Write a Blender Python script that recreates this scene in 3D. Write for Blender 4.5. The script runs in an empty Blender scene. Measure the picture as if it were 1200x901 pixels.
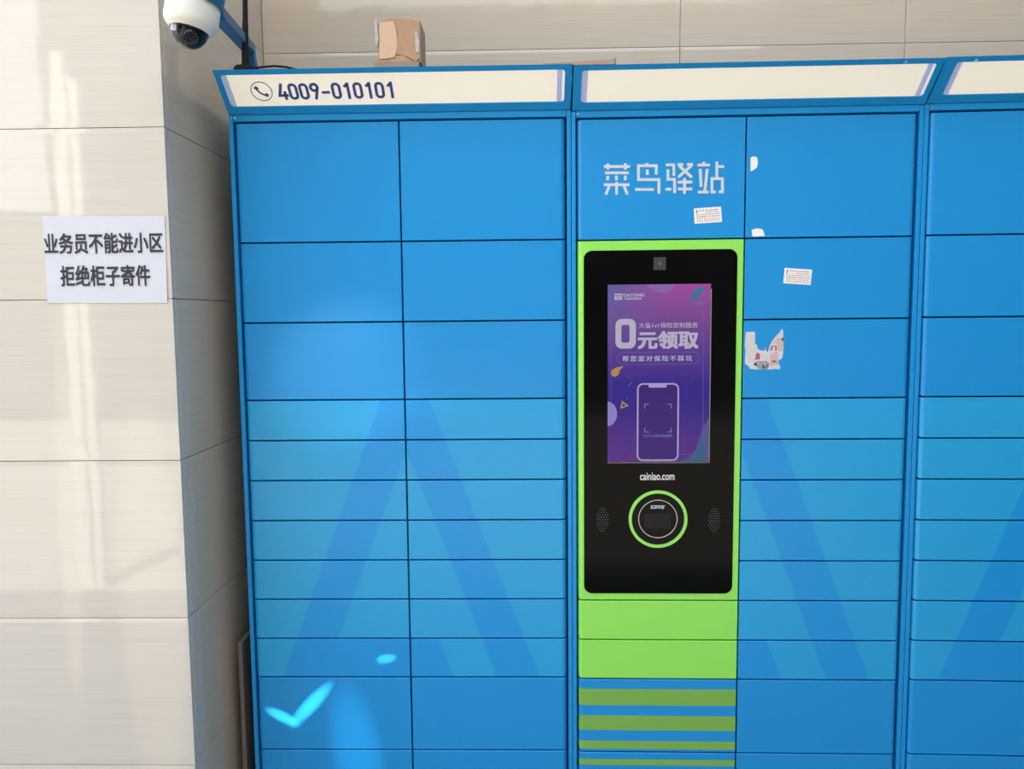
import bpy, bmesh, math, random
from mathutils import Vector, Matrix
random.seed(7)
SC = bpy.context.scene
COL = SC.collection

# ------------------------------------------------------------------ camera
W_PX, H_PX, F_PX = 1200.0, 901.0, 900.0
CAM = Vector((0.0, -2.04, 1.55))
PITCH, YAW, ROLL = math.radians(-5.0966), math.radians(-1.2689), math.radians(-0.5547)
FWD = Vector((math.sin(YAW)*math.cos(PITCH), math.cos(YAW)*math.cos(PITCH), math.sin(PITCH)))
_r = Vector((math.cos(YAW), -math.sin(YAW), 0.0)); _u = _r.cross(FWD)
RGT = math.cos(ROLL)*_r + math.sin(ROLL)*_u
UPV = -math.sin(ROLL)*_r + math.cos(ROLL)*_u
cd = bpy.data.cameras.new('camera'); cam = bpy.data.objects.new('camera', cd); COL.objects.link(cam)
cd.sensor_width = 36.0; cd.lens = F_PX/W_PX*36.0; cd.clip_start = 0.02
cam.matrix_world = Matrix(((RGT.x, UPV.x, -FWD.x, CAM.x), (RGT.y, UPV.y, -FWD.y, CAM.y), (RGT.z, UPV.z, -FWD.z, CAM.z), (0, 0, 0, 1)))
SC.camera = cam

# ------------------------------------------------------------------ sky, sun, exposure
world = bpy.data.worlds.new('World'); SC.world = world; world.use_nodes = True
nt = world.node_tree; nt.nodes.clear()
wo = nt.nodes.new('ShaderNodeOutputWorld'); bg = nt.nodes.new('ShaderNodeBackground')
tcw = nt.nodes.new('ShaderNodeTexCoord'); sep = nt.nodes.new('ShaderNodeSeparateXYZ'); rmp = nt.nodes.new('ShaderNodeValToRGB')
nt.links.new(tcw.outputs['Generated'], sep.inputs[0]); nt.links.new(sep.outputs['Z'], rmp.inputs[0])
rmp.color_ramp.elements[0].position = 0.0; rmp.color_ramp.elements[0].color = (0.97, 0.97, 1.0, 1)
rmp.color_ramp.elements[1].position = 0.9; rmp.color_ramp.elements[1].color = (0.72, 0.83, 1.0, 1)
nt.links.new(rmp.outputs[0], bg.inputs[0]); bg.inputs[1].default_value = 1.0
nt.links.new(bg.outputs[0], wo.inputs[0])

sd = bpy.data.lights.new('sun_offscreen', 'SUN'); sun = bpy.data.objects.new('sun_offscreen', sd); COL.objects.link(sun)
sd.energy = 7.0; sd.angle = math.radians(0.53); sd.color = (1.0, 0.93, 0.82)
sun.rotation_euler = Vector((0.10, -0.50, -0.866)).to_track_quat('-Z', 'Y').to_euler()   # shines from behind the building

vs = SC.view_settings
vs.view_transform = 'Standard'; vs.look = 'None'; vs.gamma = 1.0; vs.use_curve_mapping = False
vs.exposure = 1.62

# ------------------------------------------------------------------ pixel helpers
def ray(x, y):
    return (FWD*F_PX + RGT*(x-W_PX/2) - UPV*(y-H_PX/2)).normalized()
def at(x, y, Y):
    d = ray(x, y); return CAM + d*((Y-CAM.y)/d.y)

GL = [0]
def glint(name, target, along, half_long, half_short, power, src, color=(1, 0.97, 0.9), blend=1.0):
    """sunlight thrown back by a window pane across the street: a narrow elliptical beam"""
    GL[0] += 1; name = '%s_%d_offscreen' % (name, GL[0])
    ld = bpy.data.lights.new(name, 'SPOT'); o = bpy.data.objects.new(name, ld); COL.objects.link(o)
    src = Vector(src); z = (src-target).normalized(); dist = (src-target).length
    x = (along - z*along.dot(z)).normalized(); y = z.cross(x)
    ang = math.radians(2.0); ld.spot_size = ang; ld.spot_blend = blend
    k = dist*math.tan(ang/2)
    sx, sy = half_long/k, half_short/k
    ld.shadow_soft_size = 0.0; ld.energy = power; ld.color = color
    m = Matrix((x*sx, y*sy, z)).transposed().to_4x4(); m.translation = src
    o.matrix_world = m
    return o

# ------------------------------------------------------------------ materials
MATS = {}
def nodes_of(m):
    m.use_nodes = True; n = m.node_tree; return n, n.nodes['Principled BSDF']
def lin(r, g, b):
    f = lambda c: (c/255/12.92) if c/255 <= 0.04045 else ((c/255+0.055)/1.055)**2.4
    return (f(r), f(g), f(b), 1)
def mat(name, col, rough=0.5, metal=0.0, spec=0.5, var=0.06, scale=30.0, bump=0.0, bscale=200.0, emit=None, coat=0.0, stretch=(1, 1, 1)):
    if name in MATS: return MATS[name]
    m = bpy.data.materials.new(name); n, b = nodes_of(m); MATS[name] = m
    tc = n.nodes.new('ShaderNodeTexCoord'); mp = n.nodes.new('ShaderNodeMapping'); mp.inputs['Scale'].default_value = stretch
    n.links.new(tc.outputs['Object'], mp.inputs[0])
    nz = n.nodes.new('ShaderNodeTexNoise'); nz.inputs['Scale'].default_value = scale; nz.inputs['Detail'].default_value = 4
    n.links.new(mp.outputs[0], nz.inputs['Vector'])
    mx = n.nodes.new('ShaderNodeMix'); mx.data_type = 'RGBA'
    c = Vector(col[:3])
    mx.inputs[6].default_value = (*[max(0, v*(1-var)) for v in c], 1); mx.inputs[7].default_value = (*[min(1, v*(1+var)) for v in c], 1)
    n.links.new(nz.outputs[0], mx.inputs[0]); n.links.new(mx.outputs[2], b.inputs['Base Color'])
    b.inputs['Roughness'].default_value = rough; b.inputs['Metallic'].default_value = metal
    b.inputs['Specular IOR Level'].default_value = spec; b.inputs['Coat Weight'].default_value = coat
    if bump:
        n2 = n.nodes.new('ShaderNodeTexNoise'); n2.inputs['Scale'].default_value = bscale
        n.links.new(mp.outputs[0], n2.inputs['Vector'])
        bp = n.nodes.new('ShaderNodeBump'); bp.inputs['Strength'].default_value = bump; bp.inputs['Distance'].default_value = 0.002
        n.links.new(n2.outputs[0], bp.inputs['Height']); n.links.new(bp.outputs[0], b.inputs['Normal'])
    if emit:
        b.inputs['Emission Color'].default_value = (*emit[:3], 1); b.inputs['Emission Strength'].default_value = emit[3]
    return m

def tile_mat(name, c0, c1, rough=0.04, axis='X'):
    m = bpy.data.materials.new(name); n, b = nodes_of(m); MATS[name] = m
    g = n.nodes.new('ShaderNodeNewGeometry'); mp = n.nodes.new('ShaderNodeMapping')
    mp.inputs['Scale'].default_value = (1.6, 1.6, 110.0); n.links.new(g.outputs['Position'], mp.inputs[0])
    n1 = n.nodes.new('ShaderNodeTexNoise'); n1.inputs['Scale'].default_value = 2.2; n1.inputs['Detail'].default_value = 6; n1.inputs['Roughness'].default_value = 0.65
    n.links.new(mp.outputs[0], n1.inputs['Vector'])
    r = n.nodes.new('ShaderNodeValToRGB'); r.color_ramp.elements[0].position = 0.30; r.color_ramp.elements[1].position = 0.55
    r.color_ramp.elements[0].color = c1; r.color_ramp.elements[1].color = c0
    n.links.new(n1.outputs[0], r.inputs[0]); n.links.new(r.outputs[0], b.inputs['Base Color'])
    b.inputs['Roughness'].default_value = rough; b.inputs['IOR'].default_value = 1.6
    n2 = n.nodes.new('ShaderNodeTexNoise'); n2.inputs['Scale'].default_value = 14; n2.inputs['Detail'].default_value = 1
    n.links.new(g.outputs['Position'], n2.inputs['Vector'])
    bp = n.nodes.new('ShaderNodeBump'); bp.inputs['Strength'].default_value = 0.12; bp.inputs['Distance'].default_value = 0.0015
    n.links.new(n2.outputs[0], bp.inputs['Height']); n.links.new(bp.outputs[0], b.inputs['Normal'])
    return m

BLUE = (0.012, 0.275, 0.63, 1)
CYAN = (0.020, 0.345, 0.66, 1)
M_FRAME = mat('blue_frame_paint', (0.012, 0.275, 0.63), 0.35, spec=0.3, var=0.03, bump=0.05, bscale=900)
M_BODY = mat('blue_cabinet_steel', (0.012, 0.275, 0.63), 0.5, spec=0.3, var=0.05)
M_BLUE = mat('blue_door_paint', BLUE, 0.32, spec=0.38, var=0.03, scale=5, bump=0.06, bscale=1100)
M_GREEN = mat('green_door_paint', (0.29, 0.76, 0.105), 0.34, spec=0.5, var=0.03, scale=8, bump=0.05, bscale=1000)
M_BLACK = mat('black_glass', (0.003, 0.003, 0.003), 0.10, spec=0.07, var=0.2, scale=12)
M_WHITE = mat('white_print', (0.82, 0.82, 0.82), 0.5, var=0.02)
M_SILVER = mat('silver_grey_print', (0.62, 0.63, 0.66), 0.4, var=0.04)
M_NAVY = mat('navy_print', (0.045, 0.075, 0.30), 0.5)
M_INK = mat('black_ink', (0.018, 0.014, 0.022), 0.6)
M_PAPER = mat('white_paper', (0.58, 0.60, 0.65), 0.6, var=0.03, scale=9, bump=0.12, bscale=14)
M_SCREW = mat('bright_screw_metal', (0.75, 0.75, 0.72), 0.3, metal=1.0)
M_PANEL = mat('cream_acrylic_light_panel', (0.80, 0.76, 0.66), 0.35, var=0.01, emit=(1.0, 0.88, 0.70, 0.12))
M_GROUT = mat('grout', (0.62, 0.58, 0.50), 0.8)
M_TILE = tile_mat('polished_cream_tile', (0.63, 0.575, 0.50, 1), (0.585, 0.525, 0.445, 1))
M_TILEB = tile_mat('polished_beige_tile', (0.70, 0.565, 0.42, 1), (0.64, 0.505, 0.365, 1))
M_PLASTER = mat('plaster', (0.6, 0.57, 0.5), 0.8)
M_PAVE = mat('grey_paving', (0.29, 0.27, 0.235), 0.85, var=0.2, scale=3)

# ------------------------------------------------------------------ mesh helpers
def link(name, me, m, parent=None):
    o = bpy.data.objects.new(name, me); COL.objects.link(o)
    if m is not None and not me.materials: me.materials.append(m)
    if parent is not None: o.parent = parent
    return o
def obj(name, bm, m, parent=None, smooth=False):
    bmesh.ops.recalc_face_normals(bm, faces=bm.faces)
    me = bpy.data.meshes.new(name); bm.to_mesh(me); bm.free()
    if smooth:
        for p in me.polygons: p.use_smooth = True
        me.set_sharp_from_angle(angle=math.radians(32))
    return link(name, me, m, parent)
def raw(name, verts, faces, m, parent=None):
    me = bpy.data.meshes.new(name); me.from_pydata([tuple(v) for v in verts], [], faces); me.update()
    return link(name, me, m, parent)
def thing(name, label, cat, loc=(0, 0, 0), rotz=0.0, group=None):
    o = bpy.data.objects.new(name, None); COL.objects.link(o); o.empty_display_size = 0.05
    o.location = loc; o.rotation_euler = (0, 0, rotz); o['label'] = label; o['category'] = cat
    if group: o['group'] = group
    return o
def tag(o, label, cat, group=None):
    o['label'] = label; o['category'] = cat
    if group: o['group'] = group
    return o
def struct(o, label=None):
    o['kind'] = 'structure'
    if label: o['label'] = label
    return o
def bx(bm, x0, x1, y0, y1, z0, z1, bevel=0.0, seg=1):
    r = bmesh.ops.create_cube(bm, size=1.0)
    vs_ = r['verts']
    for v in vs_:
        v.co = Vector((x0+(v.co.x+.5)*(x1-x0), y0+(v.co.y+.5)*(y1-y0), z0+(v.co.z+.5)*(z1-z0)))
    if bevel:
        es = list({e for v in vs_ for e in v.link_edges})
        bmesh.ops.bevel(bm, geom=es, offset=bevel, segments=seg, affect='EDGES', profile=0.5)
def box(name, m, parent, x0, x1, y0, y1, z0, z1, bevel=0.0, seg=1):
    bm = bmesh.new(); bx(bm, x0, x1, y0, y1, z0, z1, bevel, seg); return obj(name, bm, m, parent)
def prism_xz(bm, pts, y0, y1):
    """polygon in x,z extruded from y0 (front) to y1"""
    a = [bm.verts.new((p[0], y0, p[1])) for p in pts]; b = [bm.verts.new((p[0], y1, p[1])) for p in pts]
    n = len(pts)
    bm.faces.new(a); bm.faces.new(b[::-1])
    for i in range(n): bm.faces.new((a[i], b[i], b[(i+1) % n], a[(i+1) % n]))
def rrect(x0, x1, z0, z1, r, seg=6):
    out = []
    for cx, cz, a0 in ((x1-r, z1-r, 0), (x0+r, z1-r, 90), (x0+r, z0+r, 180), (x1-r, z0+r, 270)):
        for k in range(seg+1):
            a = math.radians(a0+90*k/seg); out.append((cx+r*math.cos(a), cz+r*math.sin(a)))
    return out
def circle(cx, cz, r, n=40, sz=1.0):
    return [(cx+r*math.cos(2*math.pi*k/n), cz+sz*r*math.sin(2*math.pi*k/n)) for k in range(n)]
def ring(bm, outer, inner, y0, y1):
    """flat ring between two outlines with the same number of points, extruded y0..y1"""
    n = len(outer)
    A = [bm.verts.new((p[0], y0, p[1])) for p in outer]; B = [bm.verts.new((p[0], y0, p[1])) for p in inner]
    C = [bm.verts.new((p[0], y1, p[1])) for p in outer]; D = [bm.verts.new((p[0], y1, p[1])) for p in inner]
    for i in range(n):
        j = (i+1) % n
        bm.faces.new((A[i], A[j], B[j], B[i])); bm.faces.new((C[i], D[i], D[j], C[j]))
        bm.faces.new((A[i], C[i], C[j], A[j])); bm.faces.new((B[i], B[j], D[j], D[i]))
def stroke(bm, pts, w, y0=0.0, y1=0.001):
    """mitred flat ribbon along a polyline in x,z"""
    P = [Vector((p[0], p[1])) for p in pts]; n = len(P); Lf = []; Rt = []
    for i in range(n):
        d0 = (P[i]-P[i-1]).normalized() if i > 0 else (P[1]-P[0]).normalized()
        d1 = (P[i+1]-P[i]).normalized() if i < n-1 else d0
        t = (d0+d1).normalized(); nn = Vector((-t.y, t.x)); c = max(0.45, nn.dot(Vector((-d0.y, d0.x))))
        off = nn*(w/2/c); Lf.append(P[i]+off); Rt.append(P[i]-off)
    for i in range(n-1):
        prism_xz(bm, [Lf[i], Lf[i+1], Rt[i+1], Rt[i]], y0, y1)
def tube(bm, pts, radii, seg=12):
    rings = []; n = len(pts); P = [Vector(p) for p in pts]; ref = None
    for i in range(n):
        t = (P[min(i+1, n-1)]-P[max(i-1, 0)]).normalized()
        if ref is None: ref = Vector((0, 0, 1)) if abs(t.z) < 0.9 else Vector((1, 0, 0))
        a = t.cross(ref).normalized(); b = t.cross(a).normalized(); ref = b.cross(t) if False else ref
        r = radii[i] if isinstance(radii, (list, tuple)) else radii
        rings.append([bm.verts.new(P[i]+a*r*math.cos(2*math.pi*k/seg)+b*r*math.sin(2*math.pi*k/seg)) for k in range(seg)])
    for i in range(n-1):
        for k in range(seg):
            bm.faces.new((rings[i][k], rings[i][(k+1) % seg], rings[i+1][(k+1) % seg], rings[i+1][k]))
    bm.faces.new(rings[0][::-1]); bm.faces.new(rings[-1])
def lathe(bm, prof, c=(0, 0, 0), seg=40):
    """profile of (r, z) about the z axis"""
    rings = []
    for r, z in prof:
        rings.append([bm.verts.new((c[0]+r*math.cos(2*math.pi*k/seg), c[1]+r*math.sin(2*math.pi*k/seg), c[2]+z)) for k in range(seg)])
    for i in range(len(rings)-1):
        for k in range(seg):
            bm.faces.new((rings[i][k], rings[i][(k+1) % seg], rings[i+1][(k+1) % seg], rings[i+1][k]))
    bm.faces.new(rings[0][::-1]); bm.faces.new(rings[-1])
def text_mesh(name, body, x0, x1, z0, z1, y, m, parent, bold=0.0, thick=0.0004, spacing=1.0):
    """lettering fitted to the rectangle x0..x1, z0..z1 on the plane y (facing -y)"""
    cu = bpy.data.curves.new('tmp', 'FONT'); cu.body = body; cu.size = 1.0; cu.extrude = 0.01; cu.space_character = spacing
    cu.resolution_u = 3
    t = bpy.data.objects.new('tmp', cu); COL.objects.link(t); bpy.context.view_layer.update()
    me = bpy.data.meshes.new_from_object(t.evaluated_get(bpy.context.evaluated_depsgraph_get()))
    bpy.data.objects.remove(t); bpy.data.curves.remove(cu)
    xs = [v.co.x for v in me.vertices]; ys = [v.co.y for v in me.vertices]
    ax, bxx, ay, by = min(xs), max(xs), min(ys), max(ys)
    for v in me.vertices:
        X = x0+(v.co.x-ax)/(bxx-ax)*(x1-x0); Z = z0+(v.co.y-ay)/(by-ay)*(z1-z0)
        v.co = Vector((X, y-thick if v.co.z > 0 else y+0.0002, Z))
    if bold:                                                         # heavier weight: the outline repeated a hair apart
        em = (z1-z0)/(by-ay)
        dx, dz = bold*(x1-x0)/(bxx-ax), bold*em
        base = [v.co.copy() for v in me.vertices]; fs = [tuple(p.vertices) for p in me.polygons]; V = []; Fc = []
        for q, (a_, c_) in enumerate(((-1, -1), (1, -1), (1, 1), (-1, 1), (0, 0))):
            V += [co+Vector((a_*dx, -q*0.00002, c_*dz)) for co in base]; Fc += [tuple(k+q*len(base) for k in f) for f in fs]
        bpy.data.meshes.remove(me); me = bpy.data.meshes.new(name); me.from_pydata([tuple(v) for v in V], [], Fc); me.update()
    me.materials.clear(); me.name = name
    return link(name, me, m, parent)

# ------------------------------------------------------------------ the setting
fl = raw('floor', [(-14, -14, 0), (14, -14, 0), (14, 0.8, 0), (-14, 0.8, 0)], [(0, 1, 2, 3)], M_PAVE)
struct(fl, 'grey paved ground in front of the lockers')

JZ = [0.0, 0.432, 0.814, 1.209, 1.599, 1.998, 2.398, 2.798, 3.198, 3.6]      # tile courses
PX, PY, BY = -0.847, -0.217, 0.50                                           # pillar corner, pillar front, back wall

def tile(parent, m, axis, a0, a1, z0, z1, face, sgn):
    """one polished wall tile, 12 mm thick with a chamfered rim. axis 'X': lies along x at y=face, faces -y;
    axis 'Y': lies along y at x=face, faces +x"""
    g, c, dpt, th = 0.0009, 0.0105, 0.0004, 0.012
    a0 += g; a1 -= g; z0 += g; z1 -= g
    f = lambda a, d, z: (a, face+d, z) if axis == 'X' else (face-d, a, z)
    o = [(a0, z0), (a1, z0), (a1, z1), (a0, z1)]
    i = [(a0+c, z0+c), (a1-c, z0+c), (a1-c, z1-c), (a0+c, z1-c)]
    v = [f(a, 0, z) for a, z in i]+[f(a, dpt, z) for a, z in o]+[f(a, th, z) for a, z in o]
    fs = [(0, 1, 2, 3)]+[(k, 4+k, 4+(k+1) % 4, (k+1) % 4) for k in range(4)]+[(4+k, 8+k, 8+(k+1) % 4, 4+(k+1) % 4) for k in range(4)]+[(11, 10, 9, 8)]
    if axis == 'Y': fs = [q[::-1] for q in fs]
    bm = bmesh.new(); vv = [bm.verts.new(p) for p in v]
    for q in fs: bm.faces.new([vv[k] for k in q])
    return obj('tile', bm, m, parent)

TOPZ = 4.2
wl = struct(box('wall_left', M_GROUT, None, -4.2, PX-0.0118, PY+0.0118, 0.8, 0, TOPZ), 'projecting pillar faced with polished cream tiles')
wb = struct(box('wall_back', M_GROUT, None, PX-0.0118, 4.2, BY+0.0118, 0.8, 0, TOPZ), 'back wall of polished beige tiles behind the lockers')
for k in range(len(JZ)-1):
    z0, z1 = JZ[k], JZ[k+1]
    for a0, a1 in ((PX-0.80, PX), (PX-1.6, PX-0.80), (PX-2.4, PX-1.6)):
        tile(wl, M_TILE, 'X', a0, a1, z0, z1, PY, 1)
    tile(wl, M_TILEB, 'Y', PY+0.0125, BY, z0, z1, PX, 1)
    for a0, a1 in ((PX, 0.4885), (0.4885, 1.196), (1.196, 1.90), (1.90, 2.05)):
        tile(wb, M_TILEB, 'X', a0, a1, z0, z1, BY, 1)

# across the street: a sunlit facade and, nearer, added unseen white posts, which the polished tiles mirror
fo = struct(box('wall_opposite', mat('sunlit_render', (0.03, 0.034, 0.025), 0.9, var=0.3, scale=2), None, -7.2, 13, -10.4, -10, 0, 6.6), 'dark facade across the street')
M_GLASS = mat('dark_window_glass', (0.02, 0.025, 0.03), 0.05)
for i in range(8):
    for z in (0.9, 3.1):
        box('window_pane', M_GLASS, fo, -6.6+2.4*i, -5.1+2.4*i, -10.02, -9.98, z, z+1.3, 0.01)
struct(box('wall_far_left', MATS['sunlit_render'], None, -13, -7.2, -10.4, -10, 0, 3.2), 'low dark wall across the street')
struct(box('shade_canopy', M_PLASTER, None, -4.2, 2.05, -0.22, 0.5, 4.0, 4.12), 'unseen canopy slab added to shade the lockers')  # added slab, out of view, dims the upper doors
wr = struct(box('light_block_right', mat('light_block_dark', (0.05, 0.05, 0.048), 0.8, var=0.15, scale=6), None, 2.05, 2.35, -5.5, 0.5, 0, TOPZ), 'unseen dark wall added to block light from the right')  # added unseen wall, holds back skylight from the right
dr = struct(box('mirrored_post', mat('white_painted_steel', (0.86, 0.86, 0.80), 0.5), None, -2.60, -2.528, -2.72, -2.66, 0, 3.0, 0.004), 'unseen white posts added to mirror in the pillar tiles')  # unseen posts put in for the bright strips they mirror in the tiles
box('mirrored_post_slim', MATS['white_painted_steel'], dr, -2.515, -2.465, -2.72, -2.67, 0, 2.86, 0.004)

# ------------------------------------------------------------------ parcel lockers
ROWS = [2.0582, 1.7483, 1.5376, 1.3298, 1.2201, 1.1104, 0.9995, 0.8888, 0.7786, 0.6673, 0.5565, 0.3455, 0.135]
UNIT = {}
def place_units():
    b, c = math.radians(-0.6967), math.radians(-1.7657)
    A = Vector((-0.7787, 0, 0.0)); B = Vector((0.1144, 0, -0.0034)); K = B+Vector((math.cos(b), math.sin(b), 0))*0.898; K.z = -0.0017
    return {'A': (A, 0.0, 0.8931), 'B': (B, b, 0.898), 'C': (K, c, 0.8931)}
PL = place_units()
def loc(un, x, y, yl=0.0):
    """photo pixel -> (x, z) on the plane y=yl of a locker unit"""
    o, a, w = PL[un]; d = ray(x, y)
    n = Vector((-math.sin(a), math.cos(a), 0)); P0 = o+n*yl
    t = (P0-CAM).dot(n)/d.dot(n); P = CAM+d*t-o
    return (P.x*math.cos(a)+P.y*math.sin(a), P.z)
# the header leans forward: its front plane runs from (y=-0.003, z=2.079) up to (y=-0.098, z=2.162)
HB, HT = Vector((-0.003, 2.079)), Vector((-0.098, 2.162)); HD = (HT-HB).normalized(); HL = (HT-HB).length
def hloc(un, x, y):
    """photo pixel -> (x, s) on the leaning header front, s measured up the slope"""
    o, a, w = PL[un]; d = ray(x, y)
    R = Matrix.Rotation(-a, 3, 'Z'); dl = R @ d; cl = R @ (CAM-o)
    n = Vector((0, -HD.y, HD.x)); p0 = Vector((0, HB.x, HB.y))
    t = (p0-cl).dot(n)/dl.dot(n); P = cl+dl*t
    return (P.x, (P.y-HB.x)*HD.x+(P.z-HB.y)*HD.y)

def unit_print_mat(name, un_empty, kind, xc):
    """printed door pattern laid out across the whole unit (flat print)"""
    m = bpy.data.materials.new(name); n, b = nodes_of(m); MATS[name] = m
    tc = n.nodes.new('ShaderNodeTexCoord'); tc.object = un_empty
    sp = n.nodes.new('ShaderNodeSeparateXYZ'); n.links.new(tc.outputs['Object'], sp.inputs[0])
    def mth(op, a, bb=None):
        k = n.nodes.new('ShaderNodeMath'); k.operation = op
        for i, v in enumerate((a, bb)):
            if v is None: continue
            if isinstance(v, (int, float)): k.inputs[i].default_value = v
            else: n.links.new(v, k.inputs[i])
        return k.outputs[0]
    X, Z = sp.outputs['X'], sp.outputs['Z']
    if kind == 'chevron':
        d = mth('SUBTRACT', X, xc); ad = mth('ABSOLUTE', d)
        wo_ = mth('ADD', mth('MULTIPLY', Z, -0.3785), 0.5675)         # outer edge of the legs
        wi_ = mth('SUBTRACT', wo_, 0.1165)
        w3_ = mth('SUBTRACT', wo_, 0.237)
        in_o = mth('LESS_THAN', ad, wo_); in_i = mth('LESS_THAN', ad, wi_)
        bar = mth('MULTIPLY', mth('LESS_THAN', Z, ROWS[9]), mth('LESS_THAN', d, w3_))
        fac = mth('MULTIPLY', in_o, mth('SUBTRACT', 1.0, mth('MULTIPLY', in_i, mth('SUBTRACT', 1.0, bar))))
        c0, c1 = CYAN, (0.011, 0.285, 0.66, 1)
    else:
        fac = None
        for z0, z1 in ((0.4805, 0.5276), (0.4089, 0.4509), (0.3543, 0.3779), (0.307, 0.3244)):
            s = mth('MULTIPLY', mth('GREATER_THAN', Z, z0), mth('LESS_THAN', Z, z1))
            fac = s if fac is None else mth('ADD', fac, s)
        c0, c1 = BLUE, (0.205, 0.43, 0.075, 1)
    mx = n.nodes.new('ShaderNodeMix'); mx.data_type = 'RGBA'
    mx.inputs[6].default_value = c0; mx.inputs[7].default_value = c1
    n.links.new(fac, mx.inputs[0]); n.links.new(mx.outputs[2], b.inputs['Base Color'])
    b.inputs['Roughness'].default_value = 0.32; b.inputs['Specular IOR Level'].default_value = 0.38
    nz = n.nodes.new('ShaderNodeTexNoise'); nz.inputs['Scale'].default_value = 1100; n.links.new(tc.outputs['Object'], nz.inputs['Vector'])
    bp = n.nodes.new('ShaderNodeBump'); bp.inputs['Strength'].default_value = 0.06; bp.inputs['Distance'].default_value = 0.002
    n.links.new(nz.outputs[0], bp.inputs['Height']); n.links.new(bp.outputs[0], b.inputs['Normal'])
    return m

def door_mesh(x0, x1, z0, z1, outer, depth=0.019):
    """pressed steel door: rolled outer edge, small bevels, rounded lower outer corner"""
    r, e, rc = 0.013, 0.0011, 0.007
    cols = []                                                       # (distance from outer edge, y)
    seg = 7
    for k in range(seg+1):
        t = math.pi/2*k/seg; cols.append((r*(1-math.cos(t)), r*(1-math.sin(t))))
    w = x1-x0
    cols += [(w-e, 0.0), (w, e)]
    V = []; nc = len(cols)
    for dx, y in cols:
        zb = z0+(rc-math.sqrt(max(0, rc*rc-(rc-dx)**2)) if dx < rc else 0.0)
        x = x0+dx if outer == 'L' else x1-dx
        for z, dy in ((zb, e), (zb+e, 0), (z1-e, 0), (z1, e)):
            V.append((x, y+dy, z))
    bm = bmesh.new(); vv = [bm.verts.new(p) for p in V]
    for i in range(nc-1):
        for j in range(3): bm.faces.new((vv[i*4+j], vv[(i+1)*4+j], vv[(i+1)*4+j+1], vv[i*4+j+1]))
    border = [i*4 for i in range(nc)]+[(nc-1)*4+j for j in (1, 2, 3)]+[i*4+3 for i in range(nc-2, -1, -1)]+[2, 1]
    bk = [bm.verts.new((V[i][0], depth, V[i][2])) for i in border]; nb = len(border)
    for k in range(nb): bm.faces.new((vv[border[k]], vv[border[(k+1) % nb]], bk[(k+1) % nb], bk[k]))
    bm.faces.new(bk)
    return bm

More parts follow.
